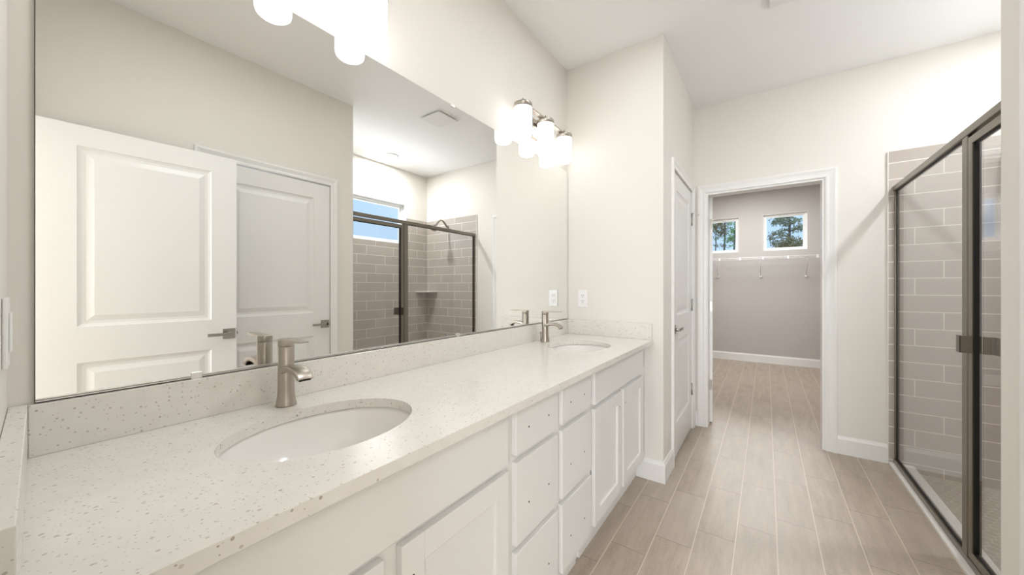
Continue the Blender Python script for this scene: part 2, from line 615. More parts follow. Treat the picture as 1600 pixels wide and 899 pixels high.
# ------------------------------------------------------------------ door leaves
def leaf(w, h, t, panels):
    """2-panel moulded leaf; local x along width from the hinge, y thickness, z up"""
    mb = MB()
    zs = [0, panels[0][2], panels[0][3], panels[1][2], panels[1][3], h]
    xa, xb = panels[0][0], panels[0][1]
    for sgn, y in ((-1, 0.0), (1, t)):
        q = lambda x0, x1, z0, z1: mb.add([(x0, y, z0), (x1, y, z0), (x1, y, z1), (x0, y, z1)], [(0, 1, 2, 3)])
        q(0, xa, 0, h)
        q(xb, w, 0, h)
        q(xa, xb, 0, zs[1])
        q(xa, xb, zs[2], zs[3])
        q(xa, xb, zs[4], h)
        for x0, x1, z0, z1 in panels:
            steps = [(0, 0), (0.004, 0.004), (0.016, 0.009), (0.030, 0.010), (0.034, 0.009), (0.058, 0.003)]
            rings = []
            for ins, dep in steps:
                yy = y + dep if y == 0 else y - dep
                rings.append([(x0 + ins, yy, z0 + ins), (x1 - ins, yy, z0 + ins), (x1 - ins, yy, z1 - ins), (x0 + ins, yy, z1 - ins)])
            vs_ = [p for r in rings for p in r]
            fs_ = [(j * 4 + i, j * 4 + (i + 1) % 4, (j + 1) * 4 + (i + 1) % 4, (j + 1) * 4 + i) for j in range(len(rings) - 1) for i in range(4)]
            fs_.append(tuple(len(vs_) - 4 + i for i in range(4)))
            mb.add(vs_, fs_)
    mb.add([(0, 0, 0), (0, t, 0), (0, t, h), (0, 0, h)], [(0, 1, 2, 3)])
    mb.add([(w, 0, 0), (w, t, 0), (w, t, h), (w, 0, h)], [(0, 1, 2, 3)])
    mb.add([(0, 0, 0), (w, 0, 0), (w, t, 0), (0, t, 0)], [(0, 1, 2, 3)])
    mb.add([(0, 0, h), (w, 0, h), (w, t, h), (0, t, h)], [(0, 1, 2, 3)])
    return mb


def door(name, hinge, angle, w, h, label, faces=(-1, 1), t=0.035, panels=None, z0=0.012, hinges=(), flip=False, knuckle=-1):
    """hinge: plan point of the hinge corner; angle: direction of the leaf in plan"""
    st = 0.125
    panels = panels or [(st, w - st, 0.235, 0.825), (st, w - st, 1.008, h - 0.115)]
    # flip mirrors the leaf across its own length so that the thickness goes the other way
    mat = Matrix.Translation((hinge[0], hinge[1], z0)) @ Matrix.Rotation(angle, 4, 'Z')
    if flip:
        mat = mat @ Matrix.Diagonal((1, -1, 1, 1))
    root = leaf(w, h, t, panels).xf(mat).build(name, 'door')
    struct(root, label, 'door')
    hx, hz = w - 0.040, 0.915
    for s in faces:
        yb = 0.0 if s < 0 else t
        mb = MB()
        a, b_ = sorted((yb, yb + s * 0.008))
        mb.box(hx - 0.032, hx + 0.032, a, b_, hz - 0.032, hz + 0.032)
        rose = mb.xf(mat).build('door_handle', 'satin', root, bevel=0.002)
        lv = MB()
        ya = yb + s * 0.008
        lv.lathe([(0.0125, 0), (0.0125, s * 0.016), (0.010, s * 0.018), (0.010, s * 0.034)], (hx, ya, hz), 20, axis='y')
        a, b_ = sorted((yb + s * 0.032, yb + s * 0.042))
        lv.box(hx - 0.112, hx + 0.012, a, b_, hz - 0.009, hz + 0.009)
        lv.xf(mat).build('lever', 'satin', rose, bevel=0.002)
    lt = MB().box(w - 0.002, w + 0.010, t * 0.35, t * 0.65, hz - 0.010, hz + 0.010).box(w - 0.001, w + 0.0012, t * 0.15, t * 0.85, hz - 0.028, hz + 0.028)
    lt.xf(mat).build('latch', 'satin', root)
    for z in hinges:
        zz = z - z0
        mb = MB()
        yk = -0.004 if knuckle < 0 else t + 0.004
        mb.lathe([(0.0065, zz - 0.046), (0.0065, zz + 0.046)], (-0.003, yk, 0), 14)
        mb.lathe([(0.008, zz + 0.046), (0.008, zz + 0.050), (0.003, zz + 0.055)], (-0.003, yk, 0), 14)
        mb.box(-0.0022, -0.0004, 0.004, t - 0.003, zz - 0.045, zz + 0.045)
        mb.xf(mat).build('hinge', 'satin', root)
    return root


# entry door, swung open in front of the opposite wall
A, B = Vector((1.629, 0.889)), Vector((1.681, 0.104))
dd = (A - B).normalized()
hw = 0.79
hp = A - dd * hw
door('door_1', (hp.x, hp.y), math.atan2(dd.y, dd.x), hw, 2.032, 'open white entry door standing before the opposite wall, seen in the mirror',
     faces=(-1, 1), flip=True, panels=[(0.130, hw - 0.127, 0.235, 0.825), (0.130, hw - 0.127, 1.007, 1.928)], hinges=(0.25, 1.05, 1.85), knuckle=1)
# closed door on the wall opposite the mirror
w2 = D2B - D2A - 0.008
door('door_2', (XO + 0.002, D2A + 0.004), pi / 2, w2, DH, 'closed white door in the wall opposite the mirror, seen in the mirror',
     faces=(-1,), flip=True, z0=0.008)
# closed side door past the vanity
w3 = D3B - D3A - 0.006
door('door_3', (XS - 0.004, D3B - 0.003), -pi / 2, w3, DH - 0.016, 'closed white two-panel side door past the vanity', faces=(-1,),
     flip=True, hinges=(0.34, 1.067, 1.80), z0=0.010)
# closet door, swung into the closet
door('door_4', (0.797, 3.690), radians(101), 0.775, 2.02, 'white closet door swung open into the closet, seen edge on', faces=(-1, 1),
     hinges=(0.347, 1.05, 1.79), knuckle=1)

# hinge-pin door stop on the side door
st_ = thing('door_stop', 'small metal hinge-pin stop at the top hinge of the side door', 'door stop', (XS + 0.006, 3.452, 1.855))
MB().lathe([(0.010, 1.853), (0.010, 1.862)], (XS + 0.004, 3.452, 0), 16).box(XS + 0.002, XS + 0.006, 3.452, 3.50, 1.856, 1.860).build('bracket', 'satin', st_)
MB().tube([(XS + 0.004, 3.498, 1.858), (XS + 0.040, 3.515, 1.858)], 0.004).lathe([(0.008, 0), (0.008, 0.008)], (XS + 0.040, 3.515, 1.858), 14, axis='x').build('pad', 'plastic', st_)


# ------------------------------------------------------------------ windows
def window(name, label, plane, a, b, z0, z1, at, out, split=False):
    """plane 'x' or 'y'; at: inner wall face; out: +1 outwards"""
    r = bpy.data.objects.new(name, None)
    COL.objects.link(r)
    struct(r, label, 'window')
    fw = 0.034

    def bx(mb, s0, s1, zz0, zz1, d0, d1):
        d0, d1 = at + d0 * out, at + d1 * out
        if plane == 'y':
            return mb.box(s0, s1, min(d0, d1), max(d0, d1), zz0, zz1)
        return mb.box(min(d0, d1), max(d0, d1), s0, s1, zz0, zz1)
    mb = MB()
    for s0, s1, q0, q1 in ((a, a + fw, z0, z1), (b - fw, b, z0, z1), (a + fw, b - fw, z0, z0 + fw), (a + fw, b - fw, z1 - fw, z1)):
        bx(mb, s0, s1, q0, q1, 0.055, 0.115)
    mb.build('window_frame', 'vinyl', r, bevel=0.003)
    mb = MB()
    f2 = 0.016
    for s0, s1, q0, q1 in ((a + fw, a + fw + f2, z0 + fw, z1 - fw), (b - fw - f2, b - fw, z0 + fw, z1 - fw),
                           (a + fw + f2, b - fw - f2, z0 + fw, z0 + fw + f2), (a + fw + f2, b - fw - f2, z1 - fw - f2, z1 - fw)):
        bx(mb, s0, s1, q0, q1, 0.07, 0.10)
    mb.build('sash', 'vinyl', r, bevel=0.002)
    bx(MB(), a + fw + 0.005, b - fw - 0.005, z0 + fw + 0.005, z1 - fw - 0.005, 0.082, 0.088).build('pane', 'pane', r)
    # painted lining of the recess and a slim sill
    mb = MB()
    e = 0.004
    for s0, s1, q0, q1 in ((a, a + e, z0, z1), (b - e, b, z0, z1), (a, b, z1 - e, z1), (a, b, z0, z0 + e)):
        bx(mb, s0, s1, q0, q1, -0.002, 0.055)
    mb.build('lining', 'trim', r)


window('window_1', 'small closet window half hidden by the open closet door', 'y', *W1, YF, 1)
window('window_2', 'small square closet window showing a pine tree', 'y', *W2, YF, 1)
window('window_3', 'wide clear window above the shower tile', 'x', *W3, XR, 1)

# ------------------------------------------------------------------ vanity cabinets
XF, XD = 0.553, 0.572        # face frame, front of doors and drawers


def shaker(mb, y0, y1, z0, z1, w=0.062):
    mb.box(XF, XD, y0, y0 + w, z0, z1).box(XF, XD, y1 - w, y1, z0, z1)
    mb.box(XF, XD, y0 + w, y1 - w, z0, z0 + w).box(XF, XD, y0 + w, y1 - w, z1 - w, z1)
    mb.box(XF, XD - 0.010, y0 + w - 0.002, y1 - w + 0.002, z0 + w - 0.002, z1 - w + 0.002)
    return mb


def hole(parent, y, z):
    MB().lathe([(0.0032, 0), (0.0032, 0.0008)], (XD - 0.0002, y, z), 12, axis='x').build('screw_hole', 'dark', parent)


def cabinet(name, label, y0, y1, group):
    r = thing(name, label, 'cabinet', ((XF) / 2, (y0 + y1) / 2, 0), group)
    t_ = 0.018
    mb = MB()
    for q in (y0, y1 - t_):
        mb.box(0.002, XF - 0.018, q, q + t_, 0.13, 0.862).box(0.002, 0.490, q, q + t_, 0.0, 0.13)
    mb.box(0.002, 0.012, y0 + t_, y1 - t_, 0.11, 0.862).box(0.012, XF - 0.018, y0 + t_, y1 - t_, 0.13, 0.148)
    mb.build('carcass', 'cab', r)
    fr = MB()
    fr.box(XF - 0.018, XF, y0, y0 + 0.022, 0.145, 0.862).box(XF - 0.018, XF, y1 - 0.022, y1, 0.145, 0.862)
    fr.box(XF - 0.018, XF, y0 + 0.022, y1 - 0.022, 0.820, 0.862).box(XF - 0.018, XF, y0 + 0.022, y1 - 0.022, 0.145, 0.180)
    fr.box(XF - 0.018, XF, y0 + 0.022, y1 - 0.022, 0.660, 0.715)
    return r, fr


def sink_base(label, y0, y1, f0, f1, d):
    r, fr = cabinet('sink_base_cabinet', label, y0, y1, 'vanity sink base cabinets')
    ym = (d[0][1] + d[1][0]) / 2
    fr.box(XF - 0.018, XF, ym - 0.03, ym + 0.03, 0.18, 0.66)
    fr.build('face_frame', 'cab', r)
    box('toe_kick', 'cab', 0.490, 0.500, y0 + 0.018, y1 - 0.018, 0.0, 0.13, r)
    box('false_front', 'cab', XF, XD, f0, f1, 0.700, 0.843, r, bevel=0.002)
    for i, (a, b) in enumerate(d):
        o = shaker(MB(), a, b, 0.160, 0.680).build('cabinet_door', 'cab', r, bevel=0.0018)
        yy = a + 0.030 if i == 1 else b - 0.030
        hole(o, yy, 0.603)


def drawer_base(label, y0, y1, f0, f1):
    r, fr = cabinet('drawer_cabinet', label, y0, y1, 'vanity drawer cabinets')
    fr.box(XF - 0.018, XF, y0 + 0.022, y1 - 0.022, 0.405, 0.435)
    fr.build('face_frame', 'cab', r)
    box('toe_kick', 'cab', 0.490, 0.500, y0 + 0.018, y1 - 0.018, 0.0, 0.13, r)
    ym = (f0 + f1) / 2
    for z0, z1 in ((0.708, 0.845), (0.432, 0.687), (0.155, 0.410)):
        o = box('drawer_front', 'cab', XF, XD, f0, f1, z0, z1, r, bevel=0.002)
        zc = (z0 + z1) / 2 if z1 > 0.8 else z1 - 0.150
        hole(o, ym - 0.064, zc)
        hole(o, ym + 0.064, zc)


sink_base('white two-door sink base cabinet under the nearer sink', 0.036, 0.882, 0.060, 0.862, ((0.060, 0.440), (0.482, 0.864)))
drawer_base('white stack of three drawers beside the nearer sink base', 0.882, 1.187, 0.903, 1.172)
drawer_base('white stack of three drawers beside the farther sink base', 1.187, 1.490, 1.204, 1.476)
sink_base('white two-door sink base cabinet under the farther sink by the end wall', 1.490, YE - 0.002, 1.516, 2.282, ((1.516, 1.880), (1.910, 2.284)))

# ------------------------------------------------------------------ countertop with cut-outs
SINKS = [(0.316, 0.463), (0.318, 1.912)]
SA, SB = 0.165, 0.217
CT0, CT1 = 0.863, 0.888
XC = 0.606


def slab():
    mb = MB()
    half = 0.29
    x0, x1 = 0.001, XC
    ya, yb = None, YE - 0.001
    stops = [0.012]
    for cx, cy in SINKS:
        stops += [cy - half, cy + half]
    stops.append(yb)

    def quad(a, b, first=False):
        lo0 = a + (SLOPE * x0 if first else 0)
        lo1 = a + (SLOPE * x1 if first else 0)
        for z in (CT0, CT1):
            mb.add([(x0, lo0, z), (x1, lo1, z), (x1, b, z), (x0, b, z)], [(0, 1, 2, 3)])
        mb.add([(x0, lo0, CT0), (x0, b, CT0), (x0, b, CT1), (x0, lo0, CT1)], [(0, 1, 2, 3)])
        mb.add([(x1, lo1, CT0), (x1, b, CT0), (x1, b, CT1), (x1, lo1, CT1)], [(0, 1, 2, 3)])
        if first:
            mb.add([(x0, lo0, CT0), (x1, lo1, CT0), (x1, lo1, CT1), (x0, lo0, CT1)], [(0, 1, 2, 3)])
    quad(stops[0], stops[1], True)
    quad(stops[2], stops[3])
    quad(stops[4], stops[5])
    mb.add([(x0, yb, CT0), (x1, yb, CT0), (x1, yb, CT1), (x0, yb, CT1)], [(0, 1, 2, 3)])
    for cx, cy in SINKS:
        angs = [2 * pi * i / 72 for i in range(72)]
        for X in (x0, x1):
            for Y in (cy - half, cy + half):
                angs.append(math.atan2(Y - cy, X - cx) % (2 * pi))
        angs = sorted(angs)
        inn, outr = [], []
        for a in angs:
            ca, sa = cos(a), sin(a)
            tx = ((x1 - cx) / ca if ca > 0 else (x0 - cx) / ca) if abs(ca) > 1e-9 else 1e9
            ty = (half / abs(sa)) if abs(sa) > 1e-9 else 1e9
            tt = min(tx, ty)
            outr.append((cx + ca * tt, cy + sa * tt))
            rr = 1 / math.sqrt((ca / SA) ** 2 + (sa / SB) ** 2)
            inn.append((cx + ca * rr, cy + sa * rr))
        n = len(angs)
        for z in (CT0, CT1):
            mb.add([(p[0], p[1], z) for p in inn + outr], [(i, (i + 1) % n, n + (i + 1) % n, n + i) for i in range(n)])
        e = 0.0025
        mb.add([(p[0], p[1], CT1) for p in inn] + [(p[0], p[1], CT0) for p in inn],
               [(i, (i + 1) % n, n + (i + 1) % n, n + i) for i in range(n)], True)
        for X in (x0, x1):
            mb.add([(X, cy - half, CT0), (X, cy + half, CT0), (X, cy + half, CT1), (X, cy - half, CT1)], [(0, 1, 2, 3)])
    return mb


ct = thing('countertop', 'long speckled white quartz countertop over the vanity cabinets', 'countertop', (0.3, 1.2, CT0))
slab().build('slab', 'quartz', ct, recalc=True)
SZ = 0.990
box('backsplash', 'quartz', 0.0005, 0.020, 0.034, YE - 0.021, CT1, SZ, ct, bevel=0.0015)
box('side_splash', 'quartz', 0.0005, XC - 0.006, YE - 0.020, YE - 0.0005, CT1, SZ, ct, bevel=0.0015)
box('side_splash', 'quartz', 0.0005, XC - 0.010, 0.0115, 0.0345, CT1, SZ, ct, bevel=0.0015, fn=skew)


# ------------------------------------------------------------------ sinks
def basin(label, cx, cy):
    r = thing('sink', label, 'sink', (cx, cy, 0.72), 'oval undermount sinks')
    a, b = SA + 0.004, SB + 0.004
    prof = [(1.12, CT0 - 0.0005), (1.00, CT0 - 0.0005), (0.985, 0.850), (0.965, 0.832), (0.93, 0.805), (0.86, 0.775), (0.74, 0.752), (0.58, 0.738), (0.40, 0.730), (0.20, 0.726), (0.12, 0.724)]
    mb = MB()
    mb.lathe([(q, z) for q, z in prof], (cx, cy, 0), 64, a, b, cap=False)
    outp = [(0.12, 0.712), (0.40, 0.716), (0.62, 0.724), (0.80, 0.742), (0.92, 0.770), (0.99, 0.800), (1.04, 0.850), (1.12, 0.853), (1.12, CT0 - 0.0005)]
    mb.lathe(outp, (cx, cy, 0), 64, a, b, cap=False)
    mb.build('bowl', 'porcelain', r)
    MB().lathe([(0.030, 0.7245), (0.030, 0.727), (0.024, 0.7285), (0.022, 0.7262), (0.019, 0.7262), (0.017, 0.732), (0.004, 0.734)], (cx, cy, 0), 28).build('drain', 'nickel', r)


basin('oval white undermount sink nearer the entry, below the nearer faucet', *SINKS[0])
basin('oval white undermount sink by the end wall', *SINKS[1])


# ------------------------------------------------------------------ faucets
def faucet(label, x, y):
    r = thing('faucet', label, 'faucet', (x, y, CT1), 'brushed nickel faucets')
    z = CT1 + 0.0006
    MB().lathe([(0.0265, z), (0.0264, z + 0.002), (0.0240, z + 0.012), (0.0220, z + 0.026), (0.0208, z + 0.042), (0.0204, z + 0.060), (0.0203, z + 0.164), (0.0195, z + 0.166)],
               (x, y, 0), 40).build('body', 'nickel', r)
    # arched flat spout
    path = [(0.004, 0.104), (0.030, 0.110), (0.055, 0.113), (0.075, 0.1115), (0.092, 0.106), (0.105, 0.098), (0.113, 0.089)]
    thick = [0.020, 0.017, 0.015, 0.0135, 0.0125, 0.0115, 0.010]
    rings = []
    for i, (px_, pz_) in enumerate(path):
        a = Vector(path[max(i - 1, 0)])
        b = Vector(path[min(i + 1, len(path) - 1)])
        d = (b - a).normalized()
        nrm = Vector((-d.y, d.x))
        th = thick[i]
        hwid = 0.0195 + 0.001 * i / 6
        top = Vector((px_, pz_)) + nrm * th * 0.3
        bot = Vector((px_, pz_)) - nrm * th * 0.7
        rings.append([(x + top.x, y - hwid, z + top.y - 0.002), (x + top.x, y - hwid * 0.8, z + top.y), (x + top.x, y + hwid * 0.8, z + top.y), (x + top.x, y + hwid, z + top.y - 0.002),
                      (x + bot.x, y + hwid, z + bot.y + 0.002), (x + bot.x, y + hwid * 0.8, z + bot.y), (x + bot.x, y - hwid * 0.8, z + bot.y), (x + bot.x, y - hwid, z + bot.y + 0.002)])
    sp = MB().sweep(rings).build('spout', 'nickel', r, bevel=0.0012)
    for p in sp.data.polygons:
        p.use_smooth = len(p.vertices) == 4
    box('aerator', 'dark', x + 0.098, x + 0.112, y - 0.014, y + 0.014, z + 0.084, z + 0.0865, sp)
    # single lever
    mb = MB()
    mb.lathe([(0.0190, z + 0.166), (0.0205, z + 0.168), (0.0206, z + 0.184), (0.0195, z + 0.1865)], (x, y, 0), 40)
    lv = mb.build('handle', 'nickel', r)
    t0, t1 = z + 0.1805, z + 0.1865
    MB().sweep([[(x - 0.006, y - 0.017, t0), (x - 0.006, y + 0.017, t0), (x - 0.006, y + 0.017, t1), (x - 0.006, y - 0.017, t1)],
                [(x + 0.050, y - 0.015, t0), (x + 0.050, y + 0.015, t0), (x + 0.050, y + 0.015, t1 + 0.001), (x + 0.050, y - 0.015, t1 + 0.001)],
                [(x + 0.108, y - 0.011, t0 + 0.003), (x + 0.108, y + 0.011, t0 + 0.003), (x + 0.108, y + 0.011, t1 + 0.001), (x + 0.108, y - 0.011, t1 + 0.001)]]
               ).build('lever', 'nickel', lv, bevel=0.0012)
    MB().tube([(x - 0.032, y, z), (x - 0.032, y, z + 0.045)], 0.0028).lathe([(0.004, 0.045 + z), (0.0055, 0.049 + z), (0.0055, 0.058 + z), (0.004, 0.060 + z)], (x - 0.032, y, 0), 14).build('lift_rod', 'nickel', r)


faucet('brushed nickel faucet behind the nearer oval sink', 0.080, 0.469)
faucet('brushed nickel faucet behind the farther oval sink by the end wall', 0.080, 1.934)

# ------------------------------------------------------------------ mirror
mi = thing('mirror', 'wide frameless wall mirror above the vanity backsplash', 'mirror', (0.004, 1.2, 0.994))
box('mirror_glass', 'mirror', 0.0055, 0.0085, 0.043, 2.384, 0.996, 2.060, mi)
MB().box(0.0005, 0.0055, 0.0420, 2.3858, 0.9905, 2.0622).build('backing', 'dark', mi)
MB().box(0.0055, 0.0115, 0.043, 2.384, 0.9930, 0.9970).box(0.0088, 0.0115, 0.043, 2.384, 0.9955, 0.9985).build('channel', 'chrome', mi)
for y, z, s in ((1.205, 2.060, -1), (0.36, 2.060, -1), (2.05, 2.060, -1), (0.290, 0.996, 1), (1.239, 0.996, 1), (2.10, 0.996, 1)):
    zz = sorted((z - s * 0.006, z + s * 0.010))
    MB().box(0.0086, 0.0125, y - 0.011, y + 0.011, zz[0], zz[1]).build('clip', 'chrome', mi, bevel=0.0012)


# ------------------------------------------------------------------ vanity lights
def vanity_light(label, yc):
    x = 0.077
    r = thing('vanity_light', label, 'light', (0, yc, 2.19), 'three-lamp vanity lights')
    box('backplate', 'nickel', 0.0005, 0.020, yc - 0.058, yc + 0.058, 2.145, 2.262, r, bevel=0.003)
    for s in (-1, 1):
        MB().box(0.019, x - 0.008, yc + s * 0.035 - 0.006, yc + s * 0.035 + 0.006, 2.236, 2.248).build('arm', 'nickel', r, bevel=0.001)
    box('bar', 'nickel', x - 0.014, x + 0.014, yc - 0.262, yc + 0.262, 2.2475, 2.2555, r, bevel=0.001)
    for k in (-1, 0, 1):
        y = yc + 0.252 * k
        cp = MB().lathe([(0.0525, 2.2225), (0.0525, 2.244), (0.051, 2.2475), (0.012, 2.2475)], (x, y, 0), 36).build('lamp_cap', 'nickel', r)
        MB().lathe([(0.0075, 2.2555), (0.0075, 2.259), (0.0045, 2.260), (0.0045, 2.279), (0.003, 2.281)], (x, y, 0), 16).build('finial', 'nickel', cp)
        MB().lathe([(0.012, 2.060), (0.030, 2.0602), (0.041, 2.0625), (0.0475, 2.069), (0.050, 2.080), (0.050, 2.224)], (x, y, 0), 40).build('lamp_shade', 'shade', r)


vanity_light('three-lamp nickel vanity light over the nearer sink, cut off by the top of the photo', 0.492)
vanity_light('three-lamp nickel vanity light over the farther sink, wholly in view', 1.943)


# ------------------------------------------------------------------ electrical plates
def outlet():
    r = thing('outlet', 'white duplex outlet on the end wall above the side splash', 'outlet', (0.127, YE, 1.142))
    c, z = 0.127, 1.142
    box('cover_plate', 'plastic', c - 0.036, c + 0.036, YE - 0.006, YE - 0.0003, z - 0.061, z + 0.061, r, bevel=0.002)
    for s in (-1, 1):
        zc = z + s * 0.0195
        so = MB().box(c - 0.0165, c + 0.0165, YE - 0.0085, YE - 0.006, zc - 0.0145, zc + 0.0145).build('socket', 'plastic', r, bevel=0.002)
        MB().box(c - 0.0075, c - 0.0050, YE - 0.0089, YE - 0.0084, zc - 0.001, zc + 0.0075).box(c + 0.0050, c + 0.0075, YE - 0.0089, YE - 0.0084, zc - 0.001, zc + 0.0075).lathe(
            [(0.0026, YE - 0.0089), (0.0026, YE - 0.0084)], (c, 0, zc - 0.008), 12, axis='y').build('slot', 'dark', so)


outlet()
sw = thing('light_switch', 'white light switch plate on the entry wall, seen edge on by the mirror', 'light switch', (0.15, 0.005, 1.145))
box('cover_plate', 'plastic', 0.115, 0.185, 0.0112, 0.0172, 1.087, 1.203, sw, bevel=0.002, fn=skew)
box('rocker', 'plastic', 0.134, 0.166, 0.0172, 0.0205, 1.112, 1.178, sw, bevel=0.0015, fn=skew)

# ------------------------------------------------------------------ ceiling fittings
v_ = thing('ceiling_vent', 'square white exhaust fan grille on the ceiling', 'vent', (1.325, 2.375, H))
MB().box(1.190, 1.460, 2.240, 2.510, H - 0.006, H - 0.0003).build('housing', 'plastic', v_, bevel=0.002)
MB().box(1.205, 1.445, 2.255, 2.495, H - 0.020, H - 0.016).build('grille', 'plastic', v_, bevel=0.003)
MB().box(1.225, 1.425, 2.275, 2.475, H - 0.016, H - 0.006).build('opening', 'plastic', v_)
c_ = thing('recessed_light', 'round lit recessed light in the shower ceiling', 'light', (2.515, 2.72, H))
MB().lathe([(0.062, H - 0.0005), (0.088, H - 0.0005), (0.088, H - 0.006), (0.080, H - 0.010), (0.064, H - 0.008), (0.062, H - 0.0005)], (2.515, 2.72, 0), 40, cap=False).build('trim_ring', 'plastic', c_)
MB().lathe([(0.061, H - 0.0005), (0.061, H - 0.005), (0.01, H - 0.006)], (2.515, 2.72, 0), 36).build('lens', 'can', c_)

# ------------------------------------------------------------------ shower enclosure
GX0, GX1 = 1.907, 1.939
GL = 1.923
en = thing('shower_screen', 'fixed clear glass shower panel framed in brushed metal, meeting the back wall', 'shower screen', (GL, 3.0, 0.016))
ye = YB - 0.0125
box('header', 'frame', GX0 - 0.002, GX1 + 0.002, YO + 0.0125, ye, 1.884, 1.918, en, bevel=0.003)
box('sill_track', 'frame', GX0, GX1, YO + 0.0125, ye, 0.0163, 0.044, en, bevel=0.003)
MB().box(GX0 + 0.004, GX1 - 0.004, ye - 0.014, ye, 0.044, 1.884).box(GX0 + 0.008, GX1 - 0.012, ye - 0.018, ye - 0.014, 0.044, 1.884).build('wall_jamb', 'frame', en)
box('wall_jamb', 'frame', GX0 + 0.002, GX1 - 0.002, YO + 0.0125, YO + 0.030, 0.044, 1.884, en)
MB().box(GX0, GX1, 2.434, 2.484, 0.044, 1.884).build('post', 'frame', en, bevel=0.003)
box('gasket', 'gasket', GX0 + 0.004, GX1 - 0.004, 2.4302, 2.434, 0.044, 1.884, en)
MB().box(GL - 0.006, GL + 0.006, 2.484, ye - 0.014, 0.044, 0.050).box(GL - 0.006, GL + 0.006, ye - 0.023, ye - 0.018, 0.05, 1.884).box(GL - 0.006, GL + 0.006, 2.484, ye - 0.014, 1.879, 1.884).build('glazing_bead', 'gasket', en)
box('glass', 'glass', GL - 0.003, GL + 0.003, 2.484, ye - 0.016, 0.046, 1.882, en)

dr = thing('shower_door', 'framed clear glass shower door beside the fixed panel, with a small pull', 'shower door', (GL, 2.1, 0.05))
d0, d1, dz0, dz1 = YO + 0.033, 2.4295, 0.050, 1.871
fwid = 0.034
mb = MB()
X0, X1 = GX0 + 0.002, GX1 - 0.002
mb.sweep([[(X0, d0, dz0), (X1, d0, dz0), (X1, d0 + fwid, dz0 + fwid), (X0, d0 + fwid, dz0 + fwid)],
          [(X0, d0, dz1), (X1, d0, dz1), (X1, d0 + fwid, dz1 - fwid), (X0, d0 + fwid, dz1 - fwid)],
          [(X0, d1, dz1), (X1, d1, dz1), (X1, d1 - fwid, dz1 - fwid), (X0, d1 - fwid, dz1 - fwid)],
          [(X0, d1, dz0), (X1, d1, dz0), (X1, d1 - fwid, dz0 + fwid), (X0, d1 - fwid, dz0 + fwid)],
          [(X0, d0, dz0), (X1, d0, dz0), (X1, d0 + fwid, dz0 + fwid), (X0, d0 + fwid, dz0 + fwid)]])
mb.build('door_frame', 'frame', dr, bevel=0.002)
g0, g1, q0, q1 = d0 + fwid, d1 - fwid, dz0 + fwid, dz1 - fwid
mb = MB()
gs = 0.010
mb.box(X0 + 0.003, X1 - 0.003, g1 - gs, g1, q0, q1).box(X0 + 0.003, X1 - 0.003, g0, g0 + gs, q0, q1)
mb.box(X0 + 0.008, X1 - 0.008, g0 + gs, g1 - gs, q0, q0 + 0.006).box(X0 + 0.008, X1 - 0.008, g0 + gs, g1 - gs, q1 - 0.006, q1)
mb.build('glazing_seal', 'gasket', dr)
box('glass', 'glass', GL - 0.003, GL + 0.003, g0 + 0.004, g1 - 0.004, q0 + 0.003, q1 - 0.003, dr)
hd = MB().box(1.876, X0 + 0.001, 2.396, 2.404, 0.938, 1.012).box(1.876, 1.880, 2.396, 2.436, 0.938, 1.012).build('pull', 'frame', dr, bevel=0.0015)
MB().box(X1, 1.972, 2.380, 2.388, 0.938, 1.012).box(1.968, 1.972, 2.350, 2.388, 0.938, 1.012).build('inner_pull', 'frame', hd, bevel=0.0015)

# shower head on a bent arm
sh = thing('overhead_shower', 'chrome shower head on a bent arm from the far shower wall', 'shower head', (2.40, ye, 2.045))
MB().lathe([(0.030, ye), (0.030, ye - 0.004), (0.022, ye - 0.010), (0.011, ye - 0.016)], (2.40, 0, 2.045), 28, axis='y').build('flange', 'satin', sh)
apts = []
for i in range(15):
    s = i / 14
    apts.append((2.40, ye - 0.012 - 0.225 * s, 2.045 + 0.080 * sin(pi * min(1, s * 1.10)) - 0.005 * s * s))
MB().tube(apts, 0.012, 14).build('arm', 'satin', sh)
hm = Matrix.Translation(apts[-1]) @ Matrix.Rotation(radians(-35), 4, 'X')
MB().lathe([(0.012, 0.006), (0.016, -0.004), (0.018, -0.018), (0.030, -0.032), (0.050, -0.046), (0.052, -0.058), (0.048, -0.062), (0.01, -0.062)], (0, 0, 0), 32).xf(hm).build('spray_head', 'satin', sh)

# corner shelf
pts = [(XR - 0.0125, ye)]
for i in range(13):
    a = pi + (pi / 2) * i / 12
    pts.append((XR - 0.0125 + 0.205 * cos(a), ye + 0.205 * sin(a)))
n = len(pts)
mb = MB()
mb.add([(p[0], p[1], 1.154) for p in pts] + [(p[0], p[1], 1.163) for p in pts],
       [tuple(range(n)), tuple(reversed(range(n, 2 * n)))] + [(i, (i + 1) % n, n + (i + 1) % n, n + i) for i in range(n)])
tag(mb.build('corner_shelf', 'stone', bevel=0.002), 'small pale corner shelf between the tiled shower walls', 'shelf')

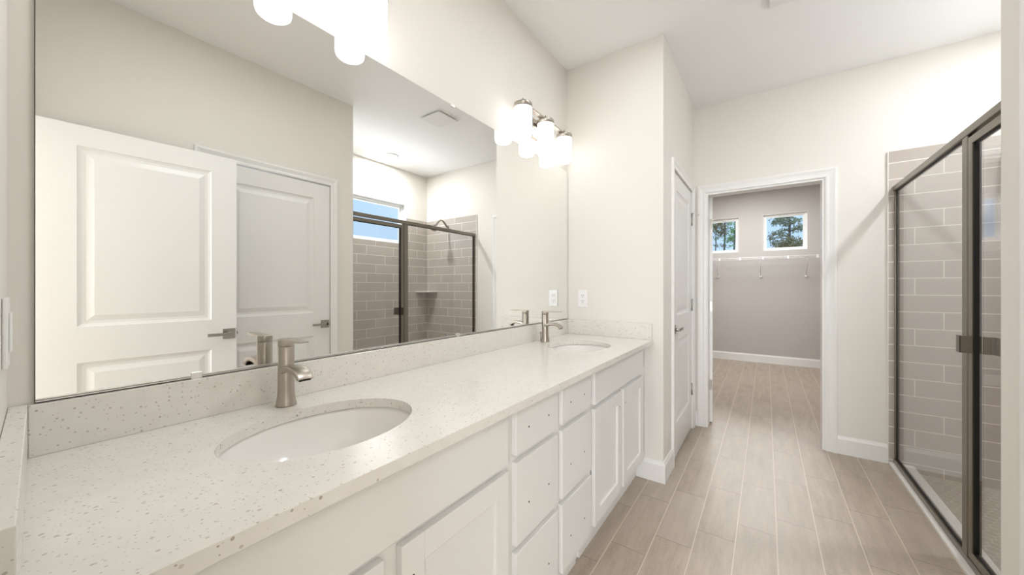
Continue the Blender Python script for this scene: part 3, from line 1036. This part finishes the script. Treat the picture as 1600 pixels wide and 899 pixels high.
# ------------------------------------------------------------------ closet wire shelf
ws = thing('wire_shelf', 'long white wire shelf under the closet windows', 'shelf', (1.0, YF, 1.69))
mb = MB()
for yy, zz in ((YF - 0.010, 1.694), (YF - 0.150, 1.690), (YF - 0.300, 1.694), (YF - 0.302, 1.662)):
    mb.tube([(-0.195, yy, zz), (2.295, yy, zz)], 0.0042, 6)
mb.build('rail', 'wire', ws)
mb = MB()
for i in range(98):
    xx = -0.19 + i * 0.0256
    mb.tube([(xx, YF - 0.004, 1.698), (xx, YF - 0.300, 1.698), (xx, YF - 0.304, 1.662)], 0.0018, 4)
o = mb.build('wire_deck', 'wire', ws)
o['kind'] = 'stuff'
for xx in (-0.08, 0.513, 1.117, 1.690, 2.24):
    b = MB().tube([(xx, YF - 0.300, 1.660), (xx, YF - 0.012, 1.405)], 0.0048, 8).build('brace', 'wire', ws)
    MB().lathe([(0.015, YF - 0.018), (0.017, YF - 0.012), (0.017, YF - 0.0005)], (xx, 0, 1.400), 16, axis='y').build('wall_clip', 'plastic', b)
for xx in (0.56, 0.85, 1.15, 1.46, 1.80):
    MB().box(xx - 0.012, xx + 0.012, YF - 0.312, YF - 0.296, 1.654, 1.700).build('rail_joiner', 'plastic', ws, bevel=0.002)

# ------------------------------------------------------------------ trees outside the closet windows
struct(MB().box(-60, 60, 7.6, 90, -0.25, -0.2).build('ground', 'grass'), 'lawn outside the house', 'ground')


def clump(mb, c, r, n, size, flat=0.6):
    for _ in range(n):
        p = Vector((random.gauss(0, 0.45), random.gauss(0, 0.45), random.gauss(0, 0.45) * flat)) * r + Vector(c)
        u = Vector((random.uniform(-1, 1), random.uniform(-1, 1), random.uniform(-1, 1))).normalized()
        w = u.orthogonal().normalized()
        s = size * random.uniform(0.6, 1.4)
        mb.add([p - u * s, p + w * s * 0.35, p + u * s, p - w * s * 0.35], [(0, 1, 2, 3)])


def tree(name, label, x, y, h, tr, limbs, clumps, leafm, size, lean=0.0, group='trees outside the closet windows'):
    r = thing(name, label, 'tree', (x, y, -0.2), group)
    mb = MB()
    pts = [(x + lean * (i / 8) + 0.05 * sin(i * 1.7), y + 0.04 * cos(i * 2.1), -0.2 + (h + 0.2) * i / 8) for i in range(9)]
    mb.tube(pts, tr, 9, tr * 0.3)
    for (z0, dx, dy, dz) in limbs:
        i = max(0.0, min(7.99, (z0 + 0.2) / (h + 0.2) * 8))
        b = Vector(pts[int(i)]).lerp(Vector(pts[int(i) + 1]), i - int(i))
        mid = b + Vector((dx, dy, dz)) * 0.5 + Vector((0, 0, 0.08 * abs(dx)))
        mb.tube([b, mid, b + Vector((dx, dy, dz))], tr * 0.35, 6, tr * 0.12)
    mb.build('trunk', 'bark', r)
    fo = MB()
    for c, rad, n in clumps:
        clump(fo, c, rad, n, size)
    fo.build('foliage', leafm, r, recalc=False)
    return r


def wp(px, py, y):
    """point seen at photo pixel (px, py) through the closet windows at depth y, as a position in the room's axes"""
    u, v = px - 800.0, 449.5 - py
    s, c = sin(radians(YAW)), cos(radians(YAW))
    dx, dy = -s * F_PX + c * u, c * F_PX + s * u
    return (CAMX + dx / dy * y, y, CAMZ + v / dy * y)


Y1 = 40.0
base = wp(1233, 360, Y1)
cl, lm = [], []
for px_, py_, rad, n in ((1222, 345, 0.75, 170), (1214, 347, 0.55, 90), (1229, 341, 0.7, 120), (1240, 347, 0.5, 70), (1246, 344, 0.45, 50), (1219, 339, 0.5, 60),
                         (1250, 356, 0.6, 90), (1243, 359, 0.45, 60), (1256, 355, 0.5, 60), (1226, 360, 0.35, 40), (1218, 363, 0.45, 55), (1211, 367, 0.45, 60),
                         (1206, 373, 0.4, 50), (1227, 352, 0.3, 40), (1222, 369, 0.4, 40), (1208, 380, 0.35, 40), (1214, 377, 0.35, 30)):
    p = wp(px_, py_, Y1 + random.uniform(-1.2, 1.2))
    cl.append((p, rad, n))
    if abs(px_ - 1233) > 5:
        z0 = p[2] - 0.15
        lm.append((z0, p[0] - base[0], p[1] - Y1, 0.15))
tree('pine_tree', 'tall pine with layered boughs seen through the right closet window', base[0], Y1, 11.0, 0.16, lm, cl, 'needle', 0.13)
Y2 = 38.0
b2 = wp(1238, 395, Y2)
cl = []
for px_, py_, rad, n in ((1238, 377, 0.75, 240), (1228, 383, 0.75, 220), (1247, 382, 0.7, 200), (1238, 388, 0.9, 260), (1250, 389, 0.6, 120), (1221, 389, 0.6, 140), (1238, 394, 0.9, 200), (1216, 384, 0.4, 50)):
    cl.append((wp(px_, py_, Y2 + random.uniform(-0.5, 0.5)), rad, n))
tree('broadleaf_tree', 'dense olive treetop below the pine in the right closet window', b2[0], Y2, b2[2], 0.18, [], cl, 'olive', 0.12)
specs = [(1132, 0.13, ((1126, 350, 0.8, 170), (1120, 355, 0.7, 120), (1131, 357, 0.6, 90), (1129, 365, 0.55, 70), (1124, 364, 0.6, 90), (1126, 385, 0.5, 24), (1136, 347, 0.5, 40)), 'olive',
          'brown-green tree in the middle of the left closet window'),
         (1148, 0.10, ((1145, 371, 0.6, 120), (1150, 373, 0.5, 100), (1140, 375, 0.5, 60), (1147, 361, 0.5, 50), (1143, 352, 0.6, 40), (1150, 350, 0.5, 40), (1152, 361, 0.45, 50), (1142, 384, 0.5, 24)), 'leaf',
          'bright green tree at the right side of the left closet window'),
         (1118, 0.09, ((1117, 360, 0.6, 90), (1116, 350, 0.6, 60), (1119, 372, 0.5, 50), (1117, 383, 0.5, 30), (1121, 341, 0.6, 40)), 'needle',
          'slim grey-green tree beside the open door edge in the left closet window'),
         (1151.5, 0.08, ((1151, 341, 0.5, 30), (1153, 366, 0.4, 30), (1148, 344, 0.4, 20)), 'needle', 'slim dark trunk at the right edge of the left closet window')]
for (px_, tr_, cs, mt, lb), dep in zip(specs, (41.0, 36.0, 46.0, 51.0)):
    yy = dep
    b = wp(px_, 380, yy)
    cl = [(wp(a, c, yy + random.uniform(-0.5, 0.5)), rad, n) for a, c, rad, n in cs]
    lm = [(c[0][2] - 0.3, c[0][0] - b[0], c[0][1] - yy, 0.25) for c in cl[1:4]]
    tree('slender_tree', lb, b[0], yy, 12.0, tr_, lm, cl, mt, 0.12)
